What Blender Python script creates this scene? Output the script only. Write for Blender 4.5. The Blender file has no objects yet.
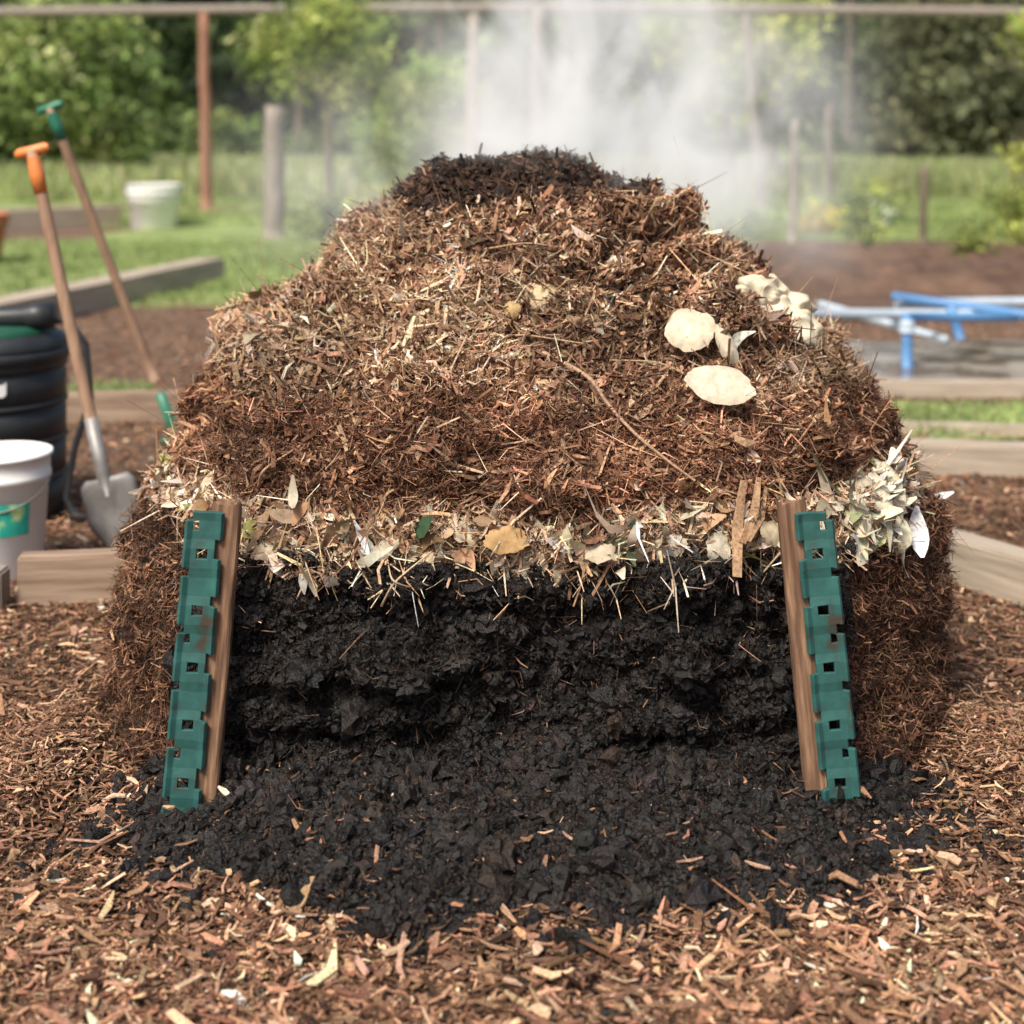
import bpy, bmesh, math
import numpy as np
from mathutils import Vector, Matrix
rng=np.random.default_rng(7)
S=bpy.context.scene
COL=S.collection
# ---------------------------------------------------------------- noise
perm=rng.permutation(256); G3=rng.normal(size=(256,3)); G3/=np.linalg.norm(G3,axis=1)[:,None]
def pn(p):
    p=np.asarray(p,float); i=np.floor(p).astype(int); f=p-i; u=f*f*f*(f*(f*6-15)+10); r=np.zeros(len(p))
    for a in (0,1):
        for b in (0,1):
            for c in (0,1):
                h=perm[(perm[(perm[(i[:,0]+a)&255]+i[:,1]+b)&255]+i[:,2]+c)&255]
                d=((f-np.array([a,b,c]))*G3[h]).sum(1)
                w=(u[:,0] if a else 1-u[:,0])*(u[:,1] if b else 1-u[:,1])*(u[:,2] if c else 1-u[:,2])
                r+=d*w
    return r*1.5
def fbm(p,o=4):
    s=0;a=1
    for k in range(o): s=s+a*pn(np.asarray(p)*2**k+k*17.3); a*=.5
    return s
def unit(v): return v/np.maximum(np.linalg.norm(v,axis=-1,keepdims=True),1e-9)
# ---------------------------------------------------------------- mesh helpers
def link(o,parent=None):
    COL.objects.link(o)
    if parent: o.parent=parent
    return o
def empty(name,loc=(0,0,0)):
    e=bpy.data.objects.new(name,None); e.location=loc; e.empty_display_size=.1; COL.objects.link(e); return e
def mesh(name,V,F,mat,C=None,parent=None,smooth=False):
    V=np.asarray(V,np.float32); F=np.asarray(F,np.int32); k=F.shape[1]
    me=bpy.data.meshes.new(name); me.vertices.add(len(V)); me.vertices.foreach_set('co',V.ravel())
    me.loops.add(F.size); me.loops.foreach_set('vertex_index',F.ravel())
    me.polygons.add(len(F)); me.polygons.foreach_set('loop_start',np.arange(0,F.size,k,dtype=np.int32))
    me.polygons.foreach_set('loop_total',np.full(len(F),k,np.int32))
    me.polygons.foreach_set('use_smooth',np.full(len(F),smooth))
    if C is not None:
        a=me.color_attributes.new('Col','FLOAT_COLOR','POINT')
        cc=np.ones((len(V),4),np.float32); cc[:,:3]=C; a.data.foreach_set('color',cc.ravel())
    me.update(calc_edges=True); me.materials.append(mat)
    return link(bpy.data.objects.new(name,me),parent)
class B:
    def __init__(s): s.V=[];s.F=[];s.C=[];s.n=0
    def add(s,V,F,C):
        V=np.asarray(V,float); s.V.append(V); s.F.append(np.asarray(F)+s.n); s.n+=len(V)
        C=np.asarray(C,float); s.C.append(np.broadcast_to(C,(len(V),3)))
    def build(s,name,mat,parent=None,smooth=False):
        return mesh(name,np.vstack(s.V),np.vstack(s.F),mat,np.vstack(s.C),parent,smooth)
def pick(pal,w,k,jit=.25):
    pal=np.array(pal); w=np.array(w,float); w/=w.sum()
    c=pal[rng.choice(len(pal),k,p=w)]
    return np.minimum(c*np.exp(rng.normal(0,jit,(k,1)))*np.exp(rng.normal(0,.05,(k,3))),.85)
def shards(P,D,N,L,W,C,T=None,bend=.1,ns=3,point=.4,twist=.3):
    k=len(P); D=unit(D); Bv=unit(np.cross(D,N)); N=np.cross(Bv,D)
    s=np.linspace(-.5,.5,ns)
    wp=np.ones((k,ns))
    if ns<=3: wp[:,0]=rng.uniform(point*.3,1,k); wp[:,-1]=rng.uniform(point*.3,1,k)
    else: wp=np.sin(np.pi*(np.linspace(.04,.96,ns)))[None,:]*np.ones((k,1))+.05
    bd=rng.normal(0,bend,k); bs=rng.normal(0,bend,k); tw=rng.normal(0,twist,k)
    rows=[]
    for j,t in enumerate(s):
        c=P+D*(t*L)[:,None]+N*(bd*L*(4*t*t))[:,None]+Bv*(bs*L*(4*t*t))[:,None]
        a=tw*t*2; b=Bv*np.cos(a)[:,None]+N*np.sin(a)[:,None]; nn=N*np.cos(a)[:,None]-Bv*np.sin(a)[:,None]
        h=b*(W*wp[:,j]/2)[:,None]
        if T is None: rows+= [c-h,c+h]
        else:
            q=nn*(T*wp[:,j]**.3/2)[:,None]; rows+=[c-h-q,c+h-q,c+h+q,c-h+q]
    m=len(rows); V=np.stack(rows,1).reshape(-1,3)
    if T is None: f=[[2*j,2*j+1,2*j+3,2*j+2] for j in range(ns-1)]
    else:
        f=[[3,2,1,0],[m-4,m-3,m-2,m-1]]
        for j in range(ns-1):
            for a in range(4):
                b=(a+1)%4; f.append([4*j+a,4*j+b,4*j+4+b,4*j+4+a])
    F=(np.array(f)[None]+(np.arange(k)*m)[:,None,None]).reshape(-1,4)
    return V,F,np.repeat(C,m,axis=0)
def ico(sub):
    bm=bmesh.new(); bmesh.ops.create_icosphere(bm,subdivisions=sub,radius=1)
    v=np.array([x.co[:] for x in bm.verts]); f=np.array([[x.index for x in q.verts] for q in bm.faces]); bm.free(); return v,f
ICO1=ico(1);ICO2=ico(2);ICO3=ico(3)
TPL={}
def crumbs(P,R,C,base=ICO1,jit=.22,templ=False):
    v,f=base;k=len(P);m=len(v)
    sc=rng.uniform(.55,1.4,(k,1,3)); a=rng.normal(size=(k,3,3)); q,_=np.linalg.qr(a)
    if templ:
        if m not in TPL: TPL[m]=np.array([v*np.clip(1+.75*fbm(v*1.5+i*7.7,3)+.35*np.abs(pn(v*3.7+i*3.3)),.3,2.)[:,None] for i in range(40)])
        vv=TPL[m][rng.integers(0,40,k)]*sc
    else: vv=(v[None]*(1+rng.normal(0,jit,(k,m,1))))*sc
    vv=np.einsum('kij,kmj->kmi',q,vv)*R[:,None,None]+P[:,None,:]
    F=(f[None]+(np.arange(k)*m)[:,None,None]).reshape(-1,3)
    return vv.reshape(-1,3),F,np.repeat(C,m,axis=0)
def tube(pts,rad,seg=10,cap=True):
    pts=np.array(pts,float); n=len(pts); rad=np.broadcast_to(np.asarray(rad,float),(n,))
    t=unit(np.gradient(pts,axis=0)); ref=np.array([0,0,1.]) if abs(t[0][2])<.8 else np.array([1.,0,0])
    V=[];x=unit(np.cross(t[0],ref))
    for i in range(n):
        x=unit(x-t[i]*np.dot(x,t[i])); y=np.cross(t[i],x)
        a=np.arange(seg)*2*np.pi/seg
        V.append(pts[i]+rad[i]*(np.cos(a)[:,None]*x+np.sin(a)[:,None]*y))
    F=[[i*seg+j,i*seg+(j+1)%seg,(i+1)*seg+(j+1)%seg,(i+1)*seg+j] for i in range(n-1) for j in range(seg)]
    V=np.vstack(V)
    if cap:
        for e,i in ((0,0),(1,n-1)):
            c=len(V); V=np.vstack([V,pts[i]])
            for j in range(seg): F.append([c,c,i*seg+j,i*seg+(j+1)%seg])
    F=np.array(F)
    return V,F
def lathe(prof,seg=40,c=(0,0,0)):
    V=[];n=len(prof)
    for r,z in prof:
        a=np.arange(seg)*2*np.pi/seg; V.append(np.stack([c[0]+r*np.cos(a),c[1]+r*np.sin(a),np.full(seg,c[2]+z)],1))
    F=[[i*seg+j,i*seg+(j+1)%seg,(i+1)*seg+(j+1)%seg,(i+1)*seg+j] for i in range(n-1) for j in range(seg)]
    return np.vstack(V),np.array(F)
def quadmesh(name,V,F,mat,parent=None,smooth=True,C=None):
    me=bpy.data.meshes.new(name)
    fs=[]
    for f in F:
        g=[]; [g.append(int(i)) for i in f if int(i) not in g]; fs.append(g)
    me.from_pydata([tuple(map(float,v)) for v in V],[],fs); me.update()
    for p in me.polygons:p.use_smooth=smooth
    me.materials.append(mat); return link(bpy.data.objects.new(name,me),parent)
# ---------------------------------------------------------------- materials
def newmat(name):
    m=bpy.data.materials.new(name); m.use_nodes=True; nt=m.node_tree; return m,nt,nt.nodes['Principled BSDF']
def nd(nt,t,**k):
    n=nt.nodes.new(t)
    for a,b in k.items(): setattr(n,a,b)
    return n
def noise_node(nt,scale,detail=6,sc=(1,1,1),rough=.6,coord='Object'):
    tc=nd(nt,'ShaderNodeTexCoord'); mp=nd(nt,'ShaderNodeMapping'); mp.inputs['Scale'].default_value=sc
    n=nd(nt,'ShaderNodeTexNoise'); n.inputs['Scale'].default_value=scale; n.inputs['Detail'].default_value=detail; n.inputs['Roughness'].default_value=rough
    nt.links.new(tc.outputs[coord],mp.inputs[0]); nt.links.new(mp.outputs[0],n.inputs['Vector']); return n
def bump(nt,bs,src,strength,dist=.01):
    b=nd(nt,'ShaderNodeBump'); b.inputs['Strength'].default_value=strength; b.inputs['Distance'].default_value=dist
    nt.links.new(src,b.inputs['Height']); nt.links.new(b.outputs[0],bs.inputs['Normal']); return b
def attrmat(name,rough=.8,spec=.3,nscale=60,lo=.6,hi=1.35,bstr=.5,bdist=.004,trans=0,roughvar=0,det=4):
    m,nt,bs=newmat(name); at=nd(nt,'ShaderNodeAttribute',attribute_name='Col')
    n=noise_node(nt,nscale,det); mr=nd(nt,'ShaderNodeMapRange'); mr.inputs['From Min'].default_value=.3;mr.inputs['From Max'].default_value=.7
    mr.inputs['To Min'].default_value=lo; mr.inputs['To Max'].default_value=hi; nt.links.new(n.outputs[0],mr.inputs[0])
    vm=nd(nt,'ShaderNodeVectorMath',operation='SCALE'); nt.links.new(at.outputs['Color'],vm.inputs[0]); nt.links.new(mr.outputs[0],vm.inputs['Scale'])
    nt.links.new(vm.outputs[0],bs.inputs['Base Color']); bs.inputs['Roughness'].default_value=rough; bs.inputs['Specular IOR Level'].default_value=spec
    if roughvar:
        m2=nd(nt,'ShaderNodeMapRange'); n2=noise_node(nt,nscale*.25,2); nt.links.new(n2.outputs[0],m2.inputs[0]); m2.inputs['From Min'].default_value=.35;m2.inputs['From Max'].default_value=.65
        m2.inputs['To Min'].default_value=rough-roughvar;m2.inputs['To Max'].default_value=rough+roughvar; nt.links.new(m2.outputs[0],bs.inputs['Roughness'])
    if bstr: bump(nt,bs,n.outputs[0],bstr,bdist)
    if trans:
        tr=nd(nt,'ShaderNodeBsdfTranslucent'); nt.links.new(vm.outputs[0],tr.inputs['Color']); mx=nd(nt,'ShaderNodeMixShader'); mx.inputs[0].default_value=trans
        nt.links.new(bs.outputs[0],mx.inputs[1]); nt.links.new(tr.outputs[0],mx.inputs[2]); nt.links.new(mx.outputs[0],nt.nodes['Material Output'].inputs[0])
    return m
def rampmat(name,stops,scale=5,detail=8,sc=(1,1,1),rough=.8,spec=.3,bstr=.3,bdist=.01,metal=0,nrough=.6):
    m,nt,bs=newmat(name); n=noise_node(nt,scale,detail,sc,nrough); r=nd(nt,'ShaderNodeValToRGB'); nt.links.new(n.outputs[0],r.inputs[0])
    el=r.color_ramp.elements
    while len(el)<len(stops): el.new(.5)
    for e,(p,c) in zip(el,stops): e.position=p; e.color=(*c,1)
    nt.links.new(r.outputs[0],bs.inputs['Base Color']); bs.inputs['Roughness'].default_value=rough; bs.inputs['Specular IOR Level'].default_value=spec; bs.inputs['Metallic'].default_value=metal
    if bstr: bump(nt,bs,n.outputs[0],bstr,bdist)
    return m
M_heap=attrmat('compost_core',.85,.15,90,.4,1.4,.9,.012)
M_chip=attrmat('wood_chips',.8,.2,140,.6,1.35,0,.002,det=2)
M_dark=attrmat('wet_humus',.46,.36,170,.35,1.7,1.,.005,roughvar=.22)
M_leafy=attrmat('dry_leaf',.7,.25,50,.75,1.2,.3,.003,trans=.15)
M_fol=attrmat('foliage',.65,.25,3,.8,1.2,0,trans=.4,det=0)
M_grass=attrmat('grass_blades',.65,.25,3,.8,1.2,0,trans=.4,det=0)
M_bark=rampmat('bark',[(.3,(.08,.06,.045)),(.7,(.22,.17,.13))],12,8,(1,1,.2),bstr=.6)
M_timber=rampmat('timber_edge',[(.3,(.15,.10,.07)),(.5,(.29,.205,.145)),(.7,(.42,.32,.24))],6,10,(.35,5,5),bstr=.5,bdist=.006)
M_timber2=rampmat('pale_timber',[(.3,(.27,.22,.165)),(.7,(.5,.42,.335))],6,10,(.35,5,5),bstr=.4,bdist=.006)
M_stake=rampmat('stake_wood',[(.3,(.06,.032,.02)),(.5,(.16,.09,.054)),(.7,(.34,.2,.12))],14,10,(5,5,.35),bstr=.8,bdist=.006)
M_handle=rampmat('handle_wood',[(.3,(.22,.13,.085)),(.7,(.4,.26,.17))],10,8,(5,5,.4),rough=.55,bstr=.2)
M_postred=rampmat('red_wood_post',[(.3,(.24,.11,.07)),(.7,(.38,.2,.14))],8,8,(4,4,.3))
M_postgrey=rampmat('grey_wood_post',[(.3,(.15,.125,.105)),(.7,(.36,.31,.265))],8,8,(4,4,.3))
M_teal=rampmat('teal_plastic',[(.34,(.05,.038,.028)),(.45,(.022,.08,.072)),(.7,(.032,.125,.112))],16,9,rough=.6,spec=.3,bstr=.25,bdist=.003)
M_black=rampmat('black_plastic',[(.3,(.012,.014,.016)),(.7,(.03,.034,.038))],6,rough=.45,spec=.5,bstr=.05)
M_white=rampmat('white_plastic',[(.3,(.78,.78,.76)),(.6,(.88,.88,.87))],5,rough=.4,spec=.5,bstr=.03)
M_green=rampmat('green_plastic',[(.3,(.02,.13,.08)),(.7,(.03,.2,.12))],6,rough=.4,spec=.5,bstr=.05)
M_orange=rampmat('orange_plastic',[(.3,(.6,.17,.04)),(.7,(.75,.25,.07))],6,rough=.4,spec=.5,bstr=.05)
M_terra=rampmat('terracotta',[(.3,(.42,.13,.06)),(.7,(.55,.2,.1))],6,rough=.8)
M_steel=rampmat('worn_steel',[(.3,(.16,.145,.135)),(.7,(.36,.35,.34))],9,rough=.5,metal=.4,bstr=.2,bdist=.003)
M_blue=rampmat('blue_pipe',[(.3,(.07,.19,.40)),(.7,(.12,.28,.52))],6,rough=.4,spec=.4,bstr=.03)
M_pipe=rampmat('grey_pipe',[(.3,(.34,.42,.50)),(.7,(.52,.59,.65))],6,rough=.4,spec=.4,bstr=.03)
M_label=rampmat('label_teal',[(.35,(.02,.3,.28)),(.5,(.04,.42,.3)),(.62,(.55,.7,.3))],9,3,rough=.4,bstr=0)
M_soil=rampmat('mulch_ground',[(.3,(.05,.03,.02)),(.48,(.145,.09,.06)),(.6,(.25,.165,.112)),(.75,(.4,.28,.195))],18,12,rough=.95,bstr=1,bdist=.03,nrough=.75)
M_bed=rampmat('bed_soil',[(.3,(.05,.03,.021)),(.7,(.18,.112,.077))],3,12,rough=.95,bstr=1,bdist=.05,nrough=.7)
M_lawn=rampmat('lawn',[(.3,(.13,.18,.055)),(.5,(.2,.26,.085)),(.7,(.3,.34,.15))],.8,10,rough=.9,bstr=.6,bdist=.05,nrough=.7)
# ---------------------------------------------------------------- camera
cam=bpy.data.cameras.new('camera'); co=bpy.data.objects.new('camera',cam); COL.objects.link(co); S.camera=co
co.location=(0,0,1.6); co.rotation_euler=(math.radians(90),0,0); cam.sensor_width=36; cam.lens=1500/1024*36; cam.shift_y=-382/1024
cam.clip_end=2000; cam.clip_start=.05; cam.dof.use_dof=True; cam.dof.focus_distance=3.6; cam.dof.aperture_fstop=1.9
# ---------------------------------------------------------------- light
w=bpy.data.worlds.new('World'); S.world=w; w.use_nodes=True; nt=w.node_tree; sk=nt.nodes.new('ShaderNodeTexSky'); sk.sky_type='NISHITA'; sk.sun_disc=False
el=math.radians(54); az=math.radians(212); sk.sun_elevation=el; sk.sun_rotation=az; sk.dust_density=5; sk.air_density=1
nt.links.new(sk.outputs[0],nt.nodes['Background'].inputs[0]); nt.nodes['Background'].inputs[1].default_value=.15
sd=bpy.data.lights.new('sun','SUN'); sd.energy=4.7; sd.angle=math.radians(17); sd.color=(1,.93,.82); so=bpy.data.objects.new('sun',sd); COL.objects.link(so)
dv=Vector((math.sin(az)*math.cos(el),math.cos(az)*math.cos(el),math.sin(el))); so.rotation_euler=dv.to_track_quat('Z','Y').to_euler(); so.location=dv*20
S.view_settings.view_transform='Standard'; S.view_settings.look='None'; S.view_settings.exposure=0
# ---------------------------------------------------------------- ground
def sheet(name,pts,z,mat):
    me=bpy.data.meshes.new(name); me.from_pydata([(x,y,z) for x,y in pts],[],[list(range(len(pts)))]); me.materials.append(mat); me.update()
    return link(bpy.data.objects.new(name,me))
sheet('ground',[(-400,-20),(400,-20),(400,600),(-400,600)],0,M_soil)
def wavy(x0,x1,y0,y1,amp=.3,n=40,jit=0):
    a=[];xs=np.linspace(x0,x1,n); ys=np.linspace(y0,y1,n)
    nz=lambda t,o:amp*float(pn(np.array([[t*.7,o,.3]]))[0])*1.5+amp*.4*float(pn(np.array([[t*3.1,o,.8]]))[0])
    a+=[(x,y0+nz(x,1.5)) for x in xs]; a+=[(x1+nz(y,5.2),y) for y in ys[1:-1]]; a+=[(x,y1+nz(x,8.1)) for x in xs[::-1]]; a+=[(x0+nz(y,11.7),y) for y in ys[::-1][1:-1]]
    return a
lawns=[(-30,-2.1,13.6,21.5),(-60,60,24.5,500),(2.05,4.4,7.75,8.65),(3.5,20,21.6,24.6),(-6,3.5,20.5,24.6)]
for i,(a,b,c,d) in enumerate(lawns):
    sheet('lawn',wavy(a,b,c,d,.35 if c>10 else .12),.004+.004*i,M_lawn)
sheet('garden_bed_soil',wavy(2,16,12.6,20.3,.3),.028,M_bed)
def mound(name,x0,x1,y0,y1,h,mat,nx=160,ny=40,fr=3):
    X,Y=np.meshgrid(np.linspace(x0,x1,nx),np.linspace(y0,y1,ny)); u=(X-x0)/(x1-x0);v=(Y-y0)/(y1-y0)
    e=np.clip(np.minimum(np.minimum(u,1-u)*12,np.minimum(v,1-v)*3),0,1); e=e*e*(3-2*e)
    p=np.stack([X.ravel()*fr,Y.ravel()*fr,X.ravel()*0],1)
    Z=h*e*(1+.5*fbm(p,4).reshape(X.shape))-.02
    V=np.stack([X.ravel(),Y.ravel(),Z.ravel()],1); I=np.arange(nx*ny).reshape(ny,nx)
    F=np.stack([I[:-1,:-1],I[:-1,1:],I[1:,1:],I[1:,:-1]],-1).reshape(-1,4); mesh(name,V,F,mat,None,None,True)
mound('soil_mound',2.0,14,14.2,16.2,.22,M_bed)
mound('soil_mound',3,14,18,19.2,.15,M_bed)
# ---------------------------------------------------------------- heap profile
YC=4.5
T=np.array([
[-.06,1.11,1.22,3.50,5.65,3.0],[.05,1.09,1.185,3.53,5.6,3.0],[.15,1.08,1.17,3.585,5.55,3.0],[.22,1.08,1.17,3.62,5.5,3.0],[.27,1.075,1.165,3.60,5.5,3.0],
[.34,1.065,1.155,3.60,5.48,3.0],[.40,1.05,1.145,3.62,5.46,3.0],[.45,1.035,1.135,3.60,5.44,3.0],[.52,1.0,1.11,3.60,5.4,3.0],[.56,.98,1.09,3.61,5.4,2.9],[.60,.965,1.07,3.59,5.38,2.9],
[.66,.94,1.06,3.585,5.34,2.8],[.70,.925,1.05,3.60,5.3,2.7],[.735,.905,1.04,3.61,5.28,2.7],[.765,.89,1.03,3.62,5.26,2.6],[.80,.87,1.015,3.66,5.22,2.6],[.835,.85,.995,3.69,5.2,2.5],
[.87,.835,.975,3.72,5.18,2.5],[.90,.815,.95,3.76,5.14,2.4],[.97,.755,.88,3.84,5.1,2.3],[1.05,.65,.77,3.925,5.05,2.2],[1.13,.545,.655,4.005,5.0,2.2],[1.22,.455,.53,4.09,4.93,2.1],
[1.29,.39,.435,4.16,4.87,2.1],[1.345,.33,.36,4.23,4.8,2],[1.40,.275,.30,4.29,4.74,2],[1.44,.235,.25,4.33,4.68,2],[1.465,.20,.20,4.37,4.64,2],[1.485,.13,.14,4.42,4.58,2],[1.49,.005,.005,4.495,4.505,2]])
dz=np.diff(T[:,0]); dr=np.diff(T[:,1]*.6+(YC-T[:,3])); ar=np.concatenate([[0],np.cumsum(np.hypot(dz,dr))]); ar/=ar[-1]
NV,NU=640,1400
t=np.linspace(0,1,NV); prof=[np.interp(t,ar,T[:,i]) for i in range(6)]
ker=np.array([1,2,3,4,3,2,1.]);ker/=ker.sum()
for i in range(6):
    q=prof[i].copy(); q[3:-3]=np.convolve(prof[i],ker,'valid'); prof[i]=q
nf=int(NU*.78); th=np.concatenate([np.linspace(np.pi*.97,np.pi*2.03,nf,endpoint=False),np.linspace(np.pi*2.03,np.pi*2.97,NU-nf,endpoint=False)])
TH,_=np.meshgrid(th,t); Zb,Lw,Rw,YF,YB,EN=[p[:,None]*np.ones((1,NU)) for p in prof]
wx=fbm(np.stack([np.cos(TH).ravel()*2.2,np.sin(TH).ravel()*2.2,Zb.ravel()*1.2],1),3).reshape(TH.shape)*.045
cs,sn=np.cos(TH),np.sin(TH)
def se(c,n): return np.sign(c)*np.abs(c)**(2/n)
zz=np.clip(Zb+wx,T[0,0],T[-1,0])
fadeT=np.clip((1.38-Zb)/.2,0,1)
yf=YF*(1-fadeT)+fadeT*np.interp(zz.ravel(),T[:,0],T[:,3]).reshape(zz.shape)
X=se(cs,EN)*np.where(cs<0,Lw,Rw); Y=YC+se(sn,EN)*np.where(sn<0,YC-yf,YB-YC); Z=Zb.copy()
P=np.stack([X,Y,Z],-1)
def gnorm(P):
    du=np.roll(P,-1,1)-np.roll(P,1,1); dv=np.gradient(P,axis=0); n=np.cross(du,dv); return unit(n)
N0=gnorm(P); N0[-6:]=(0,0,1)
def zones(p):
    x,y,z=p[:,0],p[:,1],p[:,2]; wv=fbm(np.stack([x*3,y*3,z*3],1),4)*.04+pn(np.stack([x*22,y*22,z*22],1))*.02
    z2=z+wv; ax=np.abs(x)
    zone=np.full(len(p),4)
    zone[z2>1.345]=5
    zone[z2<.885]=3
    zone[z2<.672-.03*np.clip((ax-.6)/.3,0,1)*(x<0)]=2
    zone[z2<.578-.05*np.clip((ax-.5),0,1)]=1
    side=(ax>.80)|(y>4.6)
    zone[side&(z2<.60)]=6
    zone[side&(z2<.46)]=0
    return zone   #0 side brown 1 black 2 pale 3 fibre 4 mixed 5 dark top 6 side dark
pf=P.reshape(-1,3); zn=zones(pf)
blk=np.clip((.60-pf[:,2])/.06,0,1)*np.clip((.82-np.abs(pf[:,0]))/.08,0,1)*(pf[:,1]<4.5)
low=fbm(pf*np.array([2.2,2.2,1.5])+11,3)
def ledge(per,off,amp,sharp=1.3,wob=.06):
    s=(pf[:,2]+low*wob+off)/per; s=s-np.floor(s)
    up=np.clip(s/.10,0,1); return amp*up*(1-s)**sharp
brk=np.clip(.55+1.7*fbm(pf*3.2+31,2),.0,1.5)
brk2=np.clip(.45+1.9*fbm(pf*2.9+77,2),.0,1.5)
sq=pf*np.array([1,1,1.5])
wp_=sq+.035*np.stack([pn(sq*9),pn(sq*9+5),pn(sq*9+9)],1)
lump=np.abs(fbm(wp_*4.5,2))*.085+np.abs(pn(wp_*11+3))*.055+np.abs(pn(wp_*24+9))*.034+np.abs(pn(wp_*50+4))*.018+pn(pf*110)*.003
oth=fbm(sq*3.1,3)*.060+np.abs(pn(wp_*np.array([8,8,14])))*.055+np.abs(pn(wp_*np.array([20,20,32])))*.028+np.abs(pn(pf*55))*.009
isfib=np.clip(1-np.abs(pf[:,2]-.79)/.11,0,1); up_=np.clip((pf[:,2]-.86)/.06,0,1)*np.clip((1.42-pf[:,2])/.1,0,1)
pale=np.clip(1-np.abs(pf[:,2]-.625)/.06,0,1)
D=blk*(lump+ledge(.185,.02,.075,1.2,.10)*brk)+(1-blk)*(oth*(1-.5*pale)+.022*pale+ledge(.115,.03,.055,1.3,.10)*isfib*(.15+brk)+ledge(.13,.05,.075,1.2,.16)*up_*brk2)
D*=np.clip((1.51-pf[:,2])/.05,.5,1)
P=(pf+N0.reshape(-1,3)*D[:,None]).reshape(P.shape)
P[-1]=P[-1].mean(0)
NN=gnorm(P); NN[-4:]=(0,0,1)
heap=empty('compost_heap')
zc={0:(.04,.02,.012),1:(.0075,.0065,.006),2:(.12,.08,.05),3:(.05,.023,.014),4:(.035,.019,.012),5:(.014,.009,.007),6:(.014,.010,.008)}
Cc=np.array([zc[i] for i in range(7)])[zn]
I=np.arange(NU*NV).reshape(NV,NU); I2=np.roll(I,-1,1)
F=np.stack([I[:-1],I2[:-1],I2[1:],I[1:]],-1).reshape(-1,4)
mesh('core',P.reshape(-1,3),F,M_heap,Cc,heap,True)
a=P[:-1];b=np.roll(P,-1,1)[:-1];d=P[1:]
area=np.linalg.norm(np.cross(b-a,d-a),axis=-1).ravel()
znf=zn.reshape(NV,NU)[:-1].ravel(); Pf=a.reshape(-1,3); Nf=NN[:-1].reshape(-1,3)
front=np.where(Pf[:,1]<4.7,1.0,.35)*(Pf[:,2]>-.01)
def samp(k,zs,extra=None):
    w=area*front*np.isin(znf,zs)
    if extra is not None: w=w*extra(Pf)
    ix=rng.choice(len(w),k,p=w/w.sum()); p=Pf[ix]+rng.normal(0,.0025,(k,3)); return p,Nf[ix]
def tang(N,k,horiz=0,down=0,tilt=.35):
    r=rng.normal(size=(k,3)); r[:,2]*=(1-horiz); r[:,2]-=down*np.abs(rng.normal(size=k))
    r-=N*(r*N).sum(1)[:,None]; r=unit(r); return unit(r+N*rng.normal(0,tilt,k)[:,None])
def band(p):
    q=np.stack([p[:,0]*1.3,p[:,1]*1.3,p[:,2]*11+fbm(p*3,2)*1.2],1)
    return np.exp(.8*fbm(q+5,2)+.35*fbm(p*5+3,2))
def strew(k,zs,L,W,pal,wt,T=None,lift=.006,horiz=0,down=0,tilt=.3,bend=.12,ns=3,jit=.3,extra=None,Nt=.35,**kw):
    p,n=samp(k,zs,extra); Ls=rng.lognormal(math.log(L),.45,k); Ws=rng.lognormal(math.log(W),.35,k)
    d=tang(n,k,horiz,down,tilt); nn=unit(n+rng.normal(0,Nt,(k,3)))
    p=p+n*(np.abs(rng.normal(0,lift,k))+.0015)[:,None]
    C=pick(pal,wt,k,jit)*(band(p)[:,None] if zs!=[2] else 1.)
    return shards(p,d,nn,Ls,Ws,np.minimum(C,.75),None if T is None else np.full(k,T),bend,ns,**kw)
RR=[(.125,.056,.032),(.205,.1,.058),(.30,.165,.098),(.05,.024,.015)]
RB=[(.12,.059,.035),(.2,.104,.061),(.30,.172,.105),(.048,.024,.015)]
TAN=[(.43,.285,.18),(.53,.385,.255),(.31,.185,.11),(.61,.49,.36)]
clus=lambda p:np.clip(.15+1.6*fbm(p*np.array([5,5,8])+41,2),.03,1.2)
palest=lambda p:np.clip(1.6*fbm(np.stack([p[:,0]*1.6,p[:,1]*1.6,p[:,2]*10+fbm(p*3,2)],1)+55,2),.03,1.2)
fb=B();ch=B()
fb.add(*strew(60000,[3],.030,.0018,RR,[3,3,1.8,2],horiz=.5,lift=.007,tilt=.33,bend=.25))
fb.add(*strew(60000,[0,6],.032,.0017,RB+[(.33,.2,.12)],[4,3,1,4,.25],horiz=.2,down=.5,lift=.009,tilt=.35,bend=.25))
fb.add(*strew(30000,[4],.034,.0024,RB+TAN,[3,3,2,2,1,.6,1.4,.2],lift=.009,tilt=.3,bend=.25))
fb.add(*strew(15000,[4],.045,.0032,TAN,[3,3,2,1],lift=.013,tilt=.3,bend=.2,horiz=.3,extra=palest))
fb.add(*strew(12000,[5],.03,.003,[(.03,.017,.011),(.08,.045,.028),(.2,.13,.085)],[5,3,.6],lift=.010,tilt=.4))
fb.add(*strew(14000,[2],.042,.0032,TAN+RB,[3,3,2,1.3,1.2,1.8,1.5,1],lift=.011,down=.25,tilt=.33,bend=.2))
fb.add(*strew(900,[2],.09,.0048,TAN,[3,3,1,2],lift=.016,tilt=.3,down=.5,bend=.15))
fb.add(*strew(300,[1],.075,.004,TAN,[3,3,1,2],lift=.016,tilt=.3,down=1.0,horiz=.3,bend=.2,extra=lambda p:np.exp(-((p[:,2]-.56)/.035)**2)))
fb.add(*strew(22000,[1],.026,.0014,[(.012,.009,.008),(.03,.018,.012),(.18,.1,.06)],[7,2,.35],lift=.006,tilt=.45,bend=.3))
fb.add(*strew(520,[1],.055,.0022,[(.3,.18,.11),(.15,.08,.05)],[1,2],lift=.008,tilt=.3,bend=.2))
fb.add(*strew(1800,[3,4],.12,.003,TAN+RB[:3],[2,2,2,1,1,2,2],lift=.016,tilt=.25,bend=.2,horiz=.3))
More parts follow.
